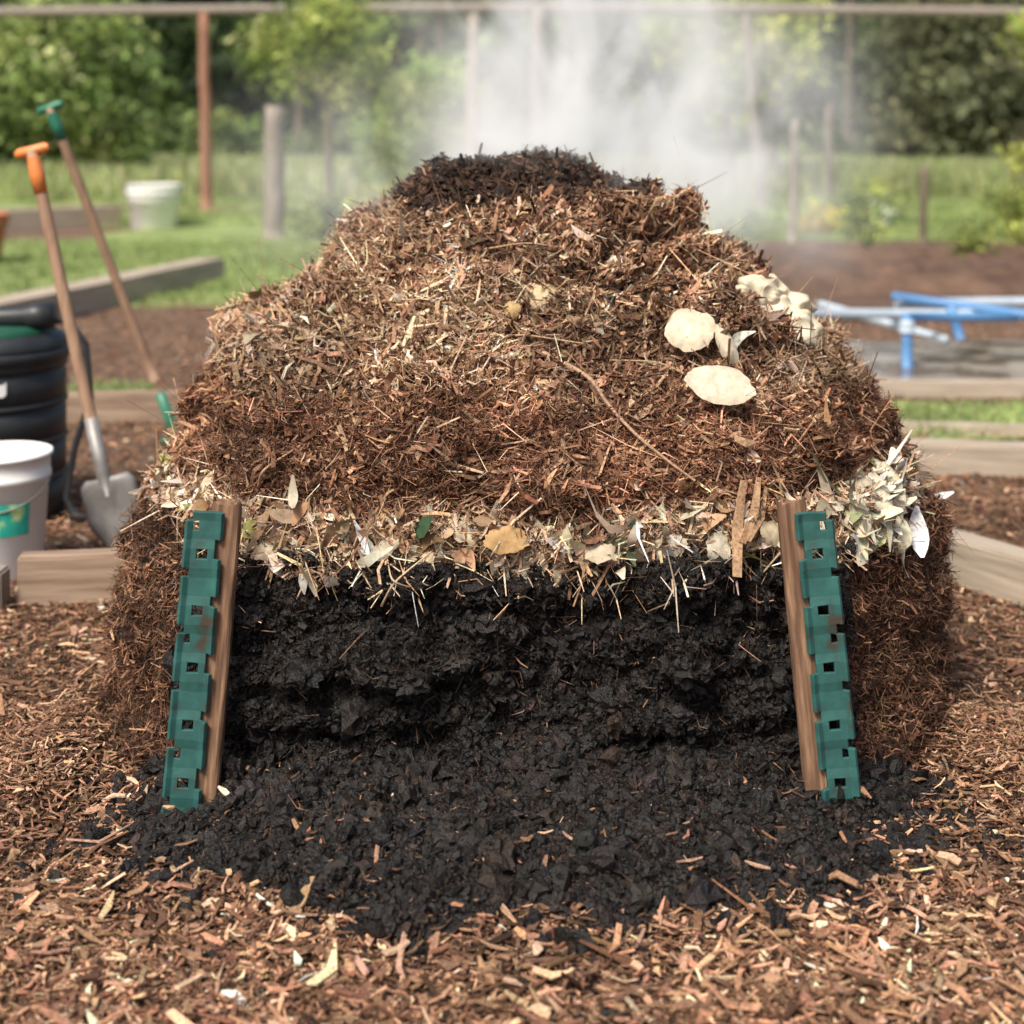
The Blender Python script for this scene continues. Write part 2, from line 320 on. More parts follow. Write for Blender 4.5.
fb.build('fibres',M_chip,heap)
ch.add(*strew(24000,[3],.026,.0055,RR+TAN[:1],[3,3,2,1.6,.3],T=.0018,lift=.007,tilt=.3,horiz=.35))
ch.add(*strew(40000,[4],.027,.0068,RB+TAN,[3,4,2.8,1.8,1.1,.5,1.9,.12],T=.002,lift=.009,tilt=.33))
ch.add(*strew(7000,[4],.043,.0105,RB+TAN,[2,4,4,1,1.8,.6,2.5,.2],T=.003,lift=.013,tilt=.3))
ch.add(*strew(2000,[3],.043,.009,RR+TAN,[2,4,4,1,1,.1,2,.1],T=.003,lift=.012,tilt=.3,horiz=.4))
ch.add(*strew(4500,[4],.042,.008,TAN+RB[1:3],[3,3,2,1.5,1,2],T=.0025,lift=.015,tilt=.3,horiz=.3,extra=palest))
ch.add(*strew(1500,[4],.045,.008,TAN,[3,3,1,1.5],T=.0025,lift=.016,tilt=.35,extra=lambda p:clus(p)*np.exp(-((p[:,0]+.25+(1.17-p[:,2])*1.2)/.3)**2)*np.exp(-((p[:,2]-1.12)/.1)**2)))
ch.add(*strew(5500,[2],.032,.010,TAN+RB[:3],[3,3,1.8,1.5,1.5,1.8,1.5],T=.002,lift=.013,tilt=.35))
ch.add(*strew(6500,[0,6],.026,.0055,RB,[3,3,1.8,2],T=.002,lift=.008))
ch.add(*strew(8000,[5],.03,.010,[(.025,.015,.011),(.07,.038,.025),(.17,.10,.062)],[4,3,.8],T=.003,lift=.01,tilt=.5))
ch.build('wood_chips',M_chip,heap)
lf=B()
LP=[(.5,.395,.28),(.6,.505,.38),(.36,.235,.14),(.3,.17,.09),(.68,.61,.49)]
lf.add(*strew(950,[2],.06,.027,LP,[3,3,1.5,1.5,2],lift=.018,tilt=.33,ns=6,bend=.2,twist=.6,down=.5,Nt=.4))
lf.add(*strew(280,[4],.055,.022,LP,[3,2,3,3,1],lift=.016,tilt=.3,ns=6,bend=.2,twist=.6,Nt=.5))
lf.add(*strew(110,[4],.07,.026,LP,[3,3,1,1,2],lift=.02,tilt=.3,ns=6,bend=.2,twist=.6,Nt=.5,extra=lambda p:np.exp(-((p[:,0]+.6)/.15)**2)*np.exp(-((p[:,2]-1.05)/.08)**2)))
lf.add(*strew(70,[3],.05,.02,LP,[1,1,3,3,.5],lift=.01,tilt=.25,ns=6,bend=.15,twist=.4))
lf.add(*strew(150,[2,3,6],.09,.034,[(.58,.52,.38),(.68,.63,.5),(.42,.4,.22)],[3,3,1],lift=.018,tilt=.25,ns=6,bend=.2,twist=.6,down=1.1,horiz=.3,Nt=.4,extra=lambda p:np.exp(-((p[:,0]-.93)/.1)**2)*np.exp(-((p[:,2]-.63)/.06)**2)*(p[:,1]<4.3)))
lf.add(*strew(24,[2],.10,.03,[(.08,.14,.08),(.3,.3,.1)],[1,1],lift=.018,tilt=.3,ns=6,down=.4))
lf.build('dry_leaves',M_leafy,heap,True)
bk=B(); BP=[(.0075,.0065,.006),(.013,.010,.009),(.024,.015,.011)]
p,n=samp(26000,[1]); bk.add(*crumbs(p,rng.lognormal(math.log(.0038),.45,26000),pick(BP,[5,3,1],26000)))
p,n=samp(4500,[5]); bk.add(*crumbs(p,rng.lognormal(math.log(.007),.4,4500),pick([(.018,.011,.008),(.04,.023,.016)],[1,1],4500)))
p,n=samp(3500,[6,0]); bk.add(*crumbs(p,rng.lognormal(math.log(.006),.4,3500),pick([(.025,.014,.010),(.06,.033,.02)],[1,1],3500)))
bk.build('humus_crumbs',M_dark,heap)
lk=B()
p,n=samp(3600,[1]); lk.add(*crumbs(p,rng.lognormal(math.log(.009),.38,3600),pick(BP,[5,3,.4],3600),ICO2,templ=True))
p,n=samp(260,[1]); lk.add(*crumbs(p-n*.006,rng.lognormal(math.log(.018),.25,260),pick(BP[:2],[5,3],260),ICO3,templ=True))
p,n=samp(600,[5]); lk.add(*crumbs(p,rng.lognormal(math.log(.011),.35,600),pick([(.018,.011,.008),(.04,.022,.015)],[1,1],600),ICO2,templ=True))
lk.build('humus_lumps',M_dark,heap)
fk=B(); fk.add(*strew(12000,[1],.018,.006,[(.008,.007,.0065),(.015,.011,.009)],[2,1],T=.0015,lift=.005,tilt=.5,Nt=.6)); fk.build('humus_flakes',M_dark,heap)
# apron
def aproh(x,y):
    p=np.stack([x*4,y*4,x*0+.5],1); e=np.sqrt((np.abs(x-.02)/1.08)**2.0+(np.abs(3.78-y)/.87)**2)+fbm(p,4)*.17
    return .19*np.clip(1-e,0,1)**1.15
nx,ny=620,380
AX,AY=np.meshgrid(np.linspace(-1.35,1.35,nx),np.linspace(2.75,4.1,ny)); ax_,ay_=AX.ravel(),AY.ravel()
h=aproh(ax_,ay_); q=np.stack([ax_,ay_,ax_*0],1); qw=q+.03*np.stack([pn(q*9),pn(q*9+4),ax_*0],1)
z=h+np.clip(h/.03,0,1)*(np.abs(fbm(qw*7,2))*.045+np.abs(pn(qw*18))*.028+np.abs(pn(qw*40))*.014+np.abs(pn(qw*85))*.006)-.004
I=np.arange(nx*ny).reshape(ny,nx); F=np.stack([I[:-1,:-1],I[:-1,1:],I[1:,1:],I[1:,:-1]],-1).reshape(-1,4)
Az=z.reshape(ny,nx)
mesh('spilled_humus',np.stack([ax_,ay_,z],1),F,M_heap,np.tile((.009,.0078,.007),(len(z),1)),heap,True)
def apz(x,y):
    i=np.clip(((x+1.35)/2.7*(nx-1)).astype(int),0,nx-1); j=np.clip(((y-2.75)/1.35*(ny-1)).astype(int),0,ny-1); return np.maximum(Az[j,i],0)
def asamp(k,spread):
    x=rng.normal(0,.64,k*3); y=3.7-np.abs(rng.normal(0,.44,k*3)); e=np.sqrt((np.abs(x-.02)/1.08)**2.0+(np.abs(3.78-y)/.87)**2)
    keep=np.where((e<1+np.abs(rng.normal(0,spread,k*3)))&(y>2.6))[0][:k]; return x[keep],y[keep]
ak=B(); al=B()
for k,r,sp in ((70000,.0034,.13),(14000,.0058,.14)):
    x,y=asamp(k,sp); R=rng.lognormal(math.log(r),.42,len(x)); zz=apz(x,y)+R*.4
    ak.add(*crumbs(np.stack([x,y,zz],1),R,pick(BP,[5,4,1.5],len(x))))
ak.build('humus_granules',M_dark,heap)
for k,r,sp,base in ((7000,.0088,.13,ICO2),(1500,.0135,.13,ICO2),(260,.018,.10,ICO3)):
    x,y=asamp(k,sp); R=rng.lognormal(math.log(r),.3,len(x)); zz=apz(x,y)+R*.15
    al.add(*crumbs(np.stack([x,y,zz],1),R,pick(BP,[5,4,1],len(x)),base,templ=True))
al.build('humus_clods',M_dark,heap)
af=B(); x,y=asamp(9000,.1); k=len(x); af.add(*shards(np.stack([x,y,apz(x,y)+.008],1),rng.normal(size=(k,3))*np.array([1,1,.35]),unit(rng.normal(0,.4,(k,3))+np.array([0,0,1])),rng.lognormal(math.log(.022),.4,k),rng.lognormal(math.log(.0032),.5,k),pick([(.012,.009,.008),(.04,.022,.015),(.22,.125,.075)],[5,2,.7],k),np.full(k,.0015),.2,3)); af.build('humus_debris',M_chip,heap)
# ---------------------------------------------------------------- mulch ground chips
GP=[(.35,.202,.122),(.24,.129,.076),(.13,.066,.038),(.055,.028,.017),(.49,.33,.215),(.19,.112,.07)]
def gsamp(k,y0,y1,spread=.3):
    y=y0*(y1/y0)**rng.random(k); x=(rng.random(k)*2-1)*(.36*y+spread); return x,y
def inheap(x,y):
    a=np.where(x<0,1.08,1.15); b=np.where(y<YC,YC-3.6,1.05); return (np.abs(x)/a)**3+(np.abs(y-YC)/b)**3<1
def lay(k,L,W,Tt,y0,y1,pal,wt,zmax=.012,tilt=.15,flat=False,jit=.38,onap=.03):
    x,y=gsamp(k,y0,y1); m=~inheap(x,y); x,y=x[m],y[m]; h=apz(x,y)*(x>-1.35)*(x<1.35)*(y<4.1)
    keep=(h<.010)|(rng.random(len(x))<onap); x,y,h=x[keep],y[keep],h[keep]; k=len(x)
    a=rng.random(k)*2*np.pi; d=np.stack([np.cos(a),np.sin(a),rng.normal(0,tilt,k)],1); n=unit(np.stack([rng.normal(0,.25,k),rng.normal(0,.25,k),np.ones(k)],1))
    und=.02*pn(np.stack([x*5,y*5,x*0],1))
    p=np.stack([x,y,h+.004+np.maximum(und,0)+rng.random(k)*zmax],1)
    Ls=rng.lognormal(math.log(L),.5,k); Ws=np.minimum(rng.lognormal(math.log(W),.45,k),Ls*.6)
    cl=np.exp(.4*fbm(np.stack([x*1.9,y*1.9,x*0+7],1),3))[:,None]
    return shards(p,d,n,Ls,Ws,np.minimum(pick(pal,wt,k,jit)*cl,.7),None if flat else np.full(k,Tt),.08,3)
g=B()
g.add(*lay(66000,.019,.0052,.002,2.35,7,GP,[2,3.5,3.5,3,.6,2],.012,.3))
g.add(*lay(17000,.033,.0078,.003,2.35,6.5,GP,[3,4,3,1.5,1.1,1.5],.020,.28))
g.add(*lay(3200,.052,.0125,.0045,2.35,6.5,GP,[4,3.5,2,.6,1.8,1],.024,.18,onap=.05))
g.add(*lay(80000,.017,.0017,.001,2.35,5.5,GP,[2,3,3,3,.6,2],.012,.35,True))
g.add(*lay(32000,.028,.009,.003,6,14,[(c[0]*1.1,c[1]*1.1,c[2]*1.1) for c in GP],[2,3,3.5,2.5,.5,2],.02,.2))
k=11000; x=np.concatenate([rng.normal(1.28,.13,k//2*1),rng.normal(-1.2,.1,k-k//2)]); y=rng.normal(3.72,.2,k)
k=len(x); a=rng.random(k)*6.28; hz=.08*np.exp(-((np.abs(x)-1.15)/.15)**2)
g.add(*shards(np.stack([x,y,hz*rng.random(k)+.008],1),np.stack([np.cos(a),np.sin(a),rng.normal(0,.3,k)],1),unit(rng.normal(0,.3,(k,3))+np.array([0,0,1])),rng.lognormal(math.log(.03),.4,k),rng.lognormal(math.log(.005),.4,k),pick(GP,[3,3,2,1.5,1,1],k),np.full(k,.002),.1,3))
g.build('wood_chip_mulch',M_chip)
# ---------------------------------------------------------------- scraps and twigs on heap
Pg=P.reshape(-1,3); Ng=NN.reshape(-1,3); fr=Pg[:,1]<4.5
def onheap(x,z):
    d=np.where(fr,(Pg[:,0]-x)**2+(Pg[:,2]-z)**2,9); i=int(d.argmin()); return Pg[i],Ng[i]
def scrap(x,z,rx,rz,col,seed,cup=.25,ruf=.15,rot=0,lift=.02,fold=0.,tiltup=.35,rag=1.):
    p,n=onheap(x,z); n=unit(n*.35+np.array([0,-.9,tiltup])); nr=26; r=np.linspace(0,1,nr); s=80; a=np.arange(s)*2*np.pi/s
    ex=unit(np.cross(n,(0,0,1)))*-1; ey=np.cross(n,ex); ey=-ey if ey[2]<0 else ey; c0,s0=math.cos(rot),math.sin(rot); ex,ey=ex*c0+ey*s0,ey*c0-ex*s0
    R,A=np.meshgrid(r,a,indexing='ij'); ca,sa=np.cos(A).ravel(),np.sin(A).ravel()
    lob=1+rag*(.22*pn(np.stack([ca*1.2+seed,sa*1.2,ca*0],1)).reshape(R.shape)+.14*pn(np.stack([ca*4+seed,sa*4,ca*0],1)).reshape(R.shape))
    u=R*np.cos(A)*lob*rx; v=R*np.sin(A)*lob*rz
    uv=np.stack([u.ravel()*11+seed,v.ravel()*11,u.ravel()*0],1)
    nz=fbm(uv,2).reshape(R.shape); rid=(1-2*np.abs(pn(uv*1.3+4))).reshape(R.shape)
    m_=min(rx,rz)
    hh=cup*(1-R**2)*m_+ruf*nz*(.3+R)*m_+fold*rid*m_*(1-R**6)+lift
    V=p+u[...,None]*ex+v[...,None]*ey+hh[...,None]*n; I=np.arange(nr*s).reshape(nr,s); J=np.roll(I,-1,1)
    F=np.stack([I[:-1],I[1:],J[1:],J[:-1]],-1).reshape(-1,4)
    C=np.array(col)*(1-.22*np.abs(nz.reshape(-1,1)))*(1-.15*(R.reshape(-1,1)**4)); return V.reshape(-1,3),F,C
sc=B(); CR=(.72,.61,.45)
for a in [(.475,1.055,.066,.058,CR,1,.1,.16,0,.05,0,.5,.5),(.52,.93,.088,.052,(.70,.60,.46),2,.06,.2,-.25,.05,0,.8,.5),(.56,1.03,.022,.065,(.68,.6,.45),3,.5,.3,.35,.05,0,.35,.4),
          (.73,1.08,.12,.085,(.76,.67,.5),4,.3,.3,-.4,.045,.3),(.80,1.00,.085,.075,(.76,.67,.48),5,.3,.35,-.7,.05,.3),(.67,1.13,.07,.05,(.76,.67,.49),9,.2,.5,-.2,.06,.3),(.76,1.04,.09,.05,(.78,.69,.52),29,.2,.5,-.7,.075,.3),
          (.09,1.13,.055,.045,(.62,.47,.28),6,.5,.25,0,.045,0,.35,.7),(.0,1.12,.024,.022,(.6,.42,.2),8,.5,.3,0,.04),
          (.36,.595,.05,.028,(.66,.58,.45),10,.1,.7,.3,.04),(.49,.60,.03,.042,(.66,.6,.47),11,.1,.7,0,.04),(-.02,.635,.05,.03,(.52,.33,.15),12,.15,.6,0,.045),(-.22,.56,.04,.026,(.55,.44,.29),13,.1,.7,.5,.04),
          (-.58,.575,.035,.022,(.58,.48,.34),14,.1,.7,.3,.04),(.62,.62,.035,.03,(.6,.5,.35),15,.1,.7,0,.04),(-.3,.61,.04,.02,(.62,.53,.38),16,.1,.7,.6,.04),(.2,.6,.035,.022,(.6,.5,.36),17,.1,.7,.2,.04),
          (.93,.66,.03,.06,(.72,.66,.52),20,.3,.6,.3,.03),(.98,.62,.028,.055,(.68,.62,.46),21,.3,.6,-.3,.03),(.86,.63,.025,.06,(.7,.63,.48),22,.3,.6,.1,.03),(.97,.69,.025,.05,(.68,.62,.46),23,.3,.6,.5,.03)]:
    sc.add(*scrap(*a))
sc.build('vegetable_scraps',M_leafy,heap,True)
tw=B()
def twig(pts,r,col):
    q=[]
    for (x,z,l) in pts:
        p,n=onheap(x,z); q.append(p+unit(n+np.array([0,-.8,.2]))*l)
    q=np.array(q); tt=np.linspace(0,len(q)-1,len(q)*5); q=np.stack([np.interp(tt,np.arange(len(q)),q[:,i]) for i in range(3)],1)
    for _ in range(4): q[1:-1]=(q[:-2]+q[1:-1]*2+q[2:])/4
    V,F=tube(q,np.linspace(r,r*.5,len(q)),6,False); tw.add(V,F,col)
twig([(.14,1.0,.05),(.17,.95,.06),(.22,.89,.065),(.29,.84,.065),(.38,.80,.06),(.45,.77,.05)],.006,(.36,.23,.15))
twig([(-.62,.73,.03),(-.59,.79,.05),(-.5,.83,.04)],.005,(.36,.22,.14))
twig([(-.2,1.0,.04),(0,1.03,.05),(.2,1.05,.04)],.004,(.42,.29,.18))
twig([(-.28,1.11,.03),(-.18,1.08,.04),(-.05,1.09,.04)],.004,(.46,.32,.2))
twig([(.25,1.01,.03),(.4,.98,.04),(.55,.9,.03)],.003,(.4,.27,.17))
twig([(-.3,.5,.03),(-.24,.55,.07),(-.2,.6,.05)],.0035,(.55,.4,.26)); twig([(-.2,.5,.03),(-.24,.55,.08),(-.29,.6,.05)],.003,(.55,.4,.26))
twig([(-.08,1.27,.02),(.05,1.29,.04),(.16,1.27,.03)],.003,(.4,.26,.16))
tw.build('twigs',M_chip,heap,True)
bs_=B()
for (x0,z0,x1,z1,w) in ((.53,.76,.555,.53,.026),(.585,.74,.57,.60,.022),(.60,.73,.555,.62,.016),(-.58,.66,-.6,.60,.018),(.52,.83,.57,.82,.02)):
    p0,n0=onheap(x0,z0);p1,n1=onheap(x1,z1);p0=p0+n0*.03;p1=p1+n1*.05
    bs_.add(*shards(np.array([(p0+p1)/2+np.array([0,-.02,0])]),np.array([p1-p0]),np.array([(0.2,-1,.2)]),np.array([np.linalg.norm(p1-p0)]),np.array([w]),np.array([(.38,.24,.14)]),np.array([.006]),.05,3,point=.9))
bs_.build('bark_strips',M_chip,heap)
# ---------------------------------------------------------------- corner posts
def post(bottom,top,side):
    b=Vector(bottom);t_=Vector(top); e=empty('compost_bin_post',b); ax=(t_-b); L=ax.length; ax.normalize()
    fx=Vector((1,0,0)); fx=(fx-ax*fx.dot(ax)).normalized(); fy=ax.cross(fx); R=Matrix((fx,fy,ax)).transposed(); e.rotation_euler=R.to_euler()
    ue=[0,.014,.031,.056,.072,.086]; vr=.0215; rows=int(L/vr); V={};Fs=[];vs=[]
    def vid(i,j):
        k=(i,j)
        if k not in V:
            V[k]=len(vs); u=ue[i]-.043; off=(-.010 if i in(0,5) else 0)+(.002 if (j%6)<3 else -.002); vs.append((u*side,off,j*vr+rng.normal(0,.0008)))
        return V[k]
    for j in range(rows):
        for i in range(5):
            m=j%6
            if i==0 and m in(5,): continue
            if i==0 and m==4 and j%12<6: continue
            if i==4 and m in(2,): continue
            if i==2 and m in(4,): continue
            if i==3 and m==1 and j%12>6: continue
            Fs.append([vid(i,j),vid(i+1,j),vid(i+1,j+1),vid(i,j+1)])
    me=bpy.data.meshes.new('strip'); me.from_pydata(vs,[],Fs); me.materials.append(M_teal); me.update(); o=link(bpy.data.objects.new('slotted_strip',me),e)
    m=o.modifiers.new('s','SOLIDIFY');m.thickness=.012;m.offset=0; m=o.modifiers.new('b','BEVEL');m.width=.0018;m.segments=2; m.limit_method='ANGLE'
    o.location=(0,-.026,0)
    n=60; V=[];Fq=[]; sg=16
    for i in range(n+1):
        zz=-.05+i/n*(L+.05)
        for j in range(sg):
            a=2*math.pi*j/sg; c,s_=math.cos(a),math.sin(a); sx=.034*math.copysign(abs(c)**.4,c); sy=.02*math.copysign(abs(s_)**.4,s_)
            V.append((sx,sy,zz))
    V=np.array(V); dn=fbm(V*np.array([60,60,7])+side*5,3)*.009; V[:,0]*=1+dn*9;V[:,1]*=1+dn*9
    V[-sg:,2]+=rng.normal(0,.008,sg)
    Fq=[[i*sg+j,i*sg+(j+1)%sg,(i+1)*sg+(j+1)%sg,(i+1)*sg+j] for i in range(n) for j in range(sg)]; Fq=[list(f) for f in Fq]
    me=bpy.data.meshes.new('stake'); me.from_pydata([tuple(v) for v in V],[],Fq+[[n*sg+j for j in range(sg)]]); me.materials.append(M_stake); me.update(); o=link(bpy.data.objects.new('wooden_stake',me),e)
    o.location=(-side*.045,0.0,0)
post((-.762,3.47,0.0),(-.715,3.54,.725),-1)
post((.762,3.47,0.0),(.703,3.54,.725),1)
# ---------------------------------------------------------------- timbers
def timber(name,p0,p1,wd,h,mat,z0=0):
    p0=Vector((*p0,z0));p1=Vector((*p1,z0)); L=(p1-p0).length; bm=bmesh.new(); bmesh.ops.create_cube(bm,size=1,matrix=Matrix.Translation((L/2,0,h/2))@Matrix.Diagonal((L,wd,h,1)))
    bmesh.ops.bevel(bm,geom=bm.edges[:],offset=.008,segments=2,affect='EDGES')
    long=[e for e in bm.edges if abs((e.verts[0].co-e.verts[1].co).x)>L*.5]; bmesh.ops.subdivide_edges(bm,edges=long,cuts=24)
    for v in bm.verts:
        q=np.array([[v.co.x*3+p0.x,v.co.y*3+p0.y,v.co.z*3]]); v.co.z+=float(pn(q)[0])*.005; v.co.y+=float(pn(q+7)[0])*.005
    me=bpy.data.meshes.new(name); bm.to_mesh(me);bm.free(); me.materials.append(mat); o=link(bpy.data.objects.new(name,me)); o.location=p0; o.rotation_euler=(0,0,math.atan2(p1.y-p0.y,p1.x-p0.x)); return o
timber('timber_edging',(-1.66,5.05),(-1.05,5.15),.09,.17,M_timber)
timber('timber_edging',(-2.9,5.0),(-1.68,4.98),.10,.145,M_postgrey)
timber('timber_edging',(1.30,5.72),(2.05,4.60),.12,.17,M_timber2)
timber('timber_edging',(1.4,7.05),(3.9,6.75),.14,.15,M_timber2)
timber('timber_edging',(1.5,8.0),(4.6,7.55),.10,.06,M_timber2)
timber('timber_edging',(-2.95,8.1),(-1.0,8.3),.12,.17,M_timber)
timber('timber_edging',(1.6,9.0),(5.2,8.9),.12,.1,M_timber2)
timber('timber_edging',(-3.2,16.0),(-4.3,11.0),.3,.24,M_timber2)
timber('timber_edging',(-9,22.6),(-6.6,25),.4,.35,M_timber2)
timber('timber_edging',(-9,30),(2,26.5),.2,.12,M_timber)
# ---------------------------------------------------------------- shovels
def grip(e,c,ax,side,mat):
    ax=np.array(ax);s=np.array(side)
    V,F=tube([c-s*.066,c-s*.052,c+s*.052,c+s*.066],[.012,.021,.021,.012],12); quadmesh('grip_bar',V,F,mat,e)
    V,F=tube([c,c-ax*.03,c-ax*.09,c-ax*.17],[.02,.025,.03,.025],12); quadmesh('grip_socket',V,F,mat,e)
def shovel(name,bot,top,mat,mat2=None):
    e=empty(name); b=np.array(bot,float);t_=np.array(top,float); ax=unit(t_-b); side=unit(np.cross(ax,(0,1,0)))
    V,F=tube(b+np.linspace(.28,1,12)[:,None]*(t_-b),.024,12); quadmesh('handle',V,F,M_handle,e)
    grip(e,t_,ax,side,mat)
    V,F=tube([b+ax*.2,b+ax*.28,b+ax*.5],[.014,.027,.0265],12); quadmesh('socket',V,F,mat2 or M_steel,e)
    nu,nv=13,16; fwd=unit(np.cross(side,ax)); V=[]
    for j in range(nv):
        v=j/(nv-1)
        wdt=.105*min(1,(v/.45)**.55 if v>0 else 0)*(1 if v<.92 else 1-.25*(v-.92)/.08)
        for i in range(nu):
            u=i/(nu-1)*2-1; V.append(b+ax*(v*.29-.02)+side*u*wdt+fwd*(.03*u*u-.012*math.exp(-u*u*12)*v))
    F=[[j*nu+i,j*nu+i+1,(j+1)*nu+i+1,(j+1)*nu+i] for j in range(nv-1) for i in range(nu-1)]
    o=quadmesh('blade',V,F,mat2 or M_steel,e); m=o.modifiers.new('s','SOLIDIFY'); m.thickness=.003
shovel('shovel',(-1.47,5.62,.03),(-1.84,5.75,1.52),M_orange)
shovel('garden_spade',(-1.62,7.65,-.20),(-2.28,7.4,1.71),M_green,mat2=M_green)
# ---------------------------------------------------------------- bucket & bin
def bucket(name,c,r0,r1,h,mat,label=False):
    e=empty(name,c)
    prof=[(0,.0),(r0*.97,0),(r0,.01),(r0+(r1-r0)*.78,h*.78),(r1+.004,h*.79),(r1+.004,h*.83),(r1,h*.84),(r1,h*.965),(r1+.009,h*.97),(r1+.009,h),(r1-.003,h),(r1-.006,h*.9),(r0-.004,.01),(0,.01)]
    V,F=lathe(prof,56); quadmesh('shell',V,F,mat,e)
    a=np.linspace(math.pi*1.02,math.pi*1.98,20); pts=np.stack([np.cos(a)*(r1+.012),np.sin(a)*(r1+.012)*.9,h*.8+np.sin(a)*.10],1); V,F=tube(pts,.003,6); quadmesh('bail_handle',V,F,M_steel,e)
    if label:
        V=[];n=24
        for z in (.38*h,.64*h):
            rr=r0+(r1-r0)*z/h+.003
            for i in range(n+1):
                aa=math.radians(-130+i/n*95); V.append((rr*math.cos(aa),rr*math.sin(aa),z))
        F=[[i,i+1,n+2+i,n+1+i] for i in range(n)]; quadmesh('label',V,F,M_label,e)
bucket('white_bucket',(-1.85,5.42,0),.15,.175,.44,M_white,True)
bucket('white_tub',(-5.8,24.3,0),.36,.44,.72,M_white)
bucket('terracotta_pot',(-6.28,17.6,0),.25,.36,.62,M_terra)
e=empty('compost_barrel',(-2.17,6.2,0)); r=.32
prof=[(0,0),(.29,0),(.30,.02)]
for i in range(4):
    z=.05+i*.15; prof+=[(.31,z),(.316,z+.004),(.316,z+.11),(.308,z+.114),(.308,z+.128),(.323,z+.132),(.323,z+.144)]
prof+=[(r,.66),(r+.012,.665),(r+.012,.70),(r-.01,.715)]
V,F=lathe(prof,56); o=quadmesh('drum',V,F,M_black,e)
V,F=lathe([(r+.006,.712),(r+.006,.74),(r-.03,.765),(.08,.79),(0,.79)],48); quadmesh('lid',V,F,M_black,e)
V,F=lathe([(r-.05,.757),(r-.05,.785),(r-.09,.80),(0,.81)],48); quadmesh('lid_ring',V,F,rampmat('dark_green',[(.3,(.01,.06,.04)),(.7,(.02,.1,.06))],5,rough=.5),e)
V,F=tube([(-.2,-.1,.83),(0,-.08,.83),(.18,-.08,.84),(.22,-.08,.84),(.23,-.08,.84),(.3,-.08,.845)],[.04,.04,.04,.055,.055,.052],16); quadmesh('spout',V,F,M_black,e)
V,F=tube([(.2,-.05,.8),(.35,-.04,.82),(.42,-.04,.72),(.44,-.04,.5),(.38,-.06,.3),(.35,-.08,.1),(.39,-.1,.03),(.52,-.1,.02)],.014,10); quadmesh('hose',V,F,M_black,e)
V=[];n=10
for z in (.55,.60):
    for i in range(n+1):
        aa=math.radians(-80+i/n*22); V.append(((r+.006)*math.cos(aa),(r+.006)*math.sin(aa),z+.008*math.sin(i*1.3)))
quadmesh('sticker',V,[[i,i+1,n+2+i,n+1+i] for i in range(n)],M_white,e)
# ---------------------------------------------------------------- posts and rail
def pole(name,p0,p1,r,mat,parent=None,square=False):
    p0=np.array(p0,float);p1=np.array(p1,float); tt=np.linspace(0,1,10)[:,None]; q=p0+(p1-p0)*tt; q[1:-1,:2]+=rng.normal(0,r*.12,(8,2))
    V,F=tube(q,r*np.linspace(1.05,.9,10),8 if not square else 4); return quadmesh(name,V,F,mat,parent,not square)
e=empty('pergola_frame')
pole('upright',(-5.7,28,0),(-5.75,28,3.85),.11,M_postred,e)
pole('upright_2',(-.75,27,0),(-.7,28,3.75),.12,M_postgrey,e)
pole('upright_3',(.48,28,0),(.48,28,3.9),.14,M_postgrey,e)
pole('upright_4',(4.75,28.5,0),(4.35,28,3.95),.10,M_postgrey,e)
q=np.stack([np.linspace(-14,14,30),np.full(30,28.0),3.82+.05*np.cos(np.linspace(-3,3,30))],1); V,F=tube(q,.10,8); quadmesh('top_rail',V,F,M_postgrey,e)
pole('leaning_brace',(-3.3,27.8,1.9),(-4.2,27.9,3.8),.08,M_postgrey,e)
pole('fence_post',(-3.45,21.8,0),(-3.45,21.8,1.95),.15,M_postgrey)
pole('fence_post',(4.0,21.4,0),(4.05,21.4,1.75),.06,M_postgrey)
pole('fence_post',(5.75,21,0),(5.78,21,1.1),.055,M_bark)
pole('fence_post',(6.3,30,0),(6.3,30,2.0),.05,M_postgrey)
pole('fence_post',(7.0,33,0),(7.0,33,2.2),.06,M_bark)
# ---------------------------------------------------------------- pond and pipes
M_water,nt_,bs=newmat('pond_water'); bs.inputs['Roughness'].default_value=.12; nn=noise_node(nt_,2.5,5)
rr=nd(nt_,'ShaderNodeValToRGB'); nt_.links.new(nn.outputs[0],rr.inputs[0]); rr.color_ramp.elements[0].position=.42; rr.color_ramp.elements[0].color=(.12,.09,.07,1); rr.color_ramp.elements[1].position=.58; rr.color_ramp.elements[1].color=(.40,.36,.32,1)
nt_.links.new(rr.outputs[0],bs.inputs['Base Color']); bump(nt_,bs,nn.outputs[0],.3,.04)
sheet('pond_liner_water',wavy(2.0,6.5,9.3,11.2,.12),.03,M_water)
e=empty('irrigation_pipe_frame')
def pipe(n,a,b,r,m): V,F=tube([a,tuple((np.array(a)+np.array(b))/2),b],r,10); quadmesh(n,V,F,m,e)
pipe('rail_1',(1.9,10.4,.33),(4.2,10.3,.33),.035,M_pipe)
pipe('rail_2',(2.3,11.2,.30),(2.9,10.0,.20),.028,M_pipe)
pipe('rail_3',(2.75,10.8,.40),(3.9,9.6,.33),.035,M_blue)
pipe('rail_4',(2.75,10.75,.36),(4.5,10.9,.36),.035,M_pipe)
pipe('rail_5',(2.62,9.95,.36),(3.4,10.1,.34),.03,M_blue)
pipe('leg_1',(2.62,9.95,0),(2.62,9.95,.38),.036,M_blue)
pipe('leg_2',(3.05,10.2,.18),(2.98,10.2,.40),.033,M_blue)
pipe('leg_3',(4.0,9.7,0),(4.0,9.7,.36),.033,M_blue)
pipe('leg_4',(1.98,10.4,0),(1.98,10.4,.36),.03,M_pipe)
pipe('collar',(2.62,9.95,.26),(2.62,9.95,.34),.05,M_pipe)
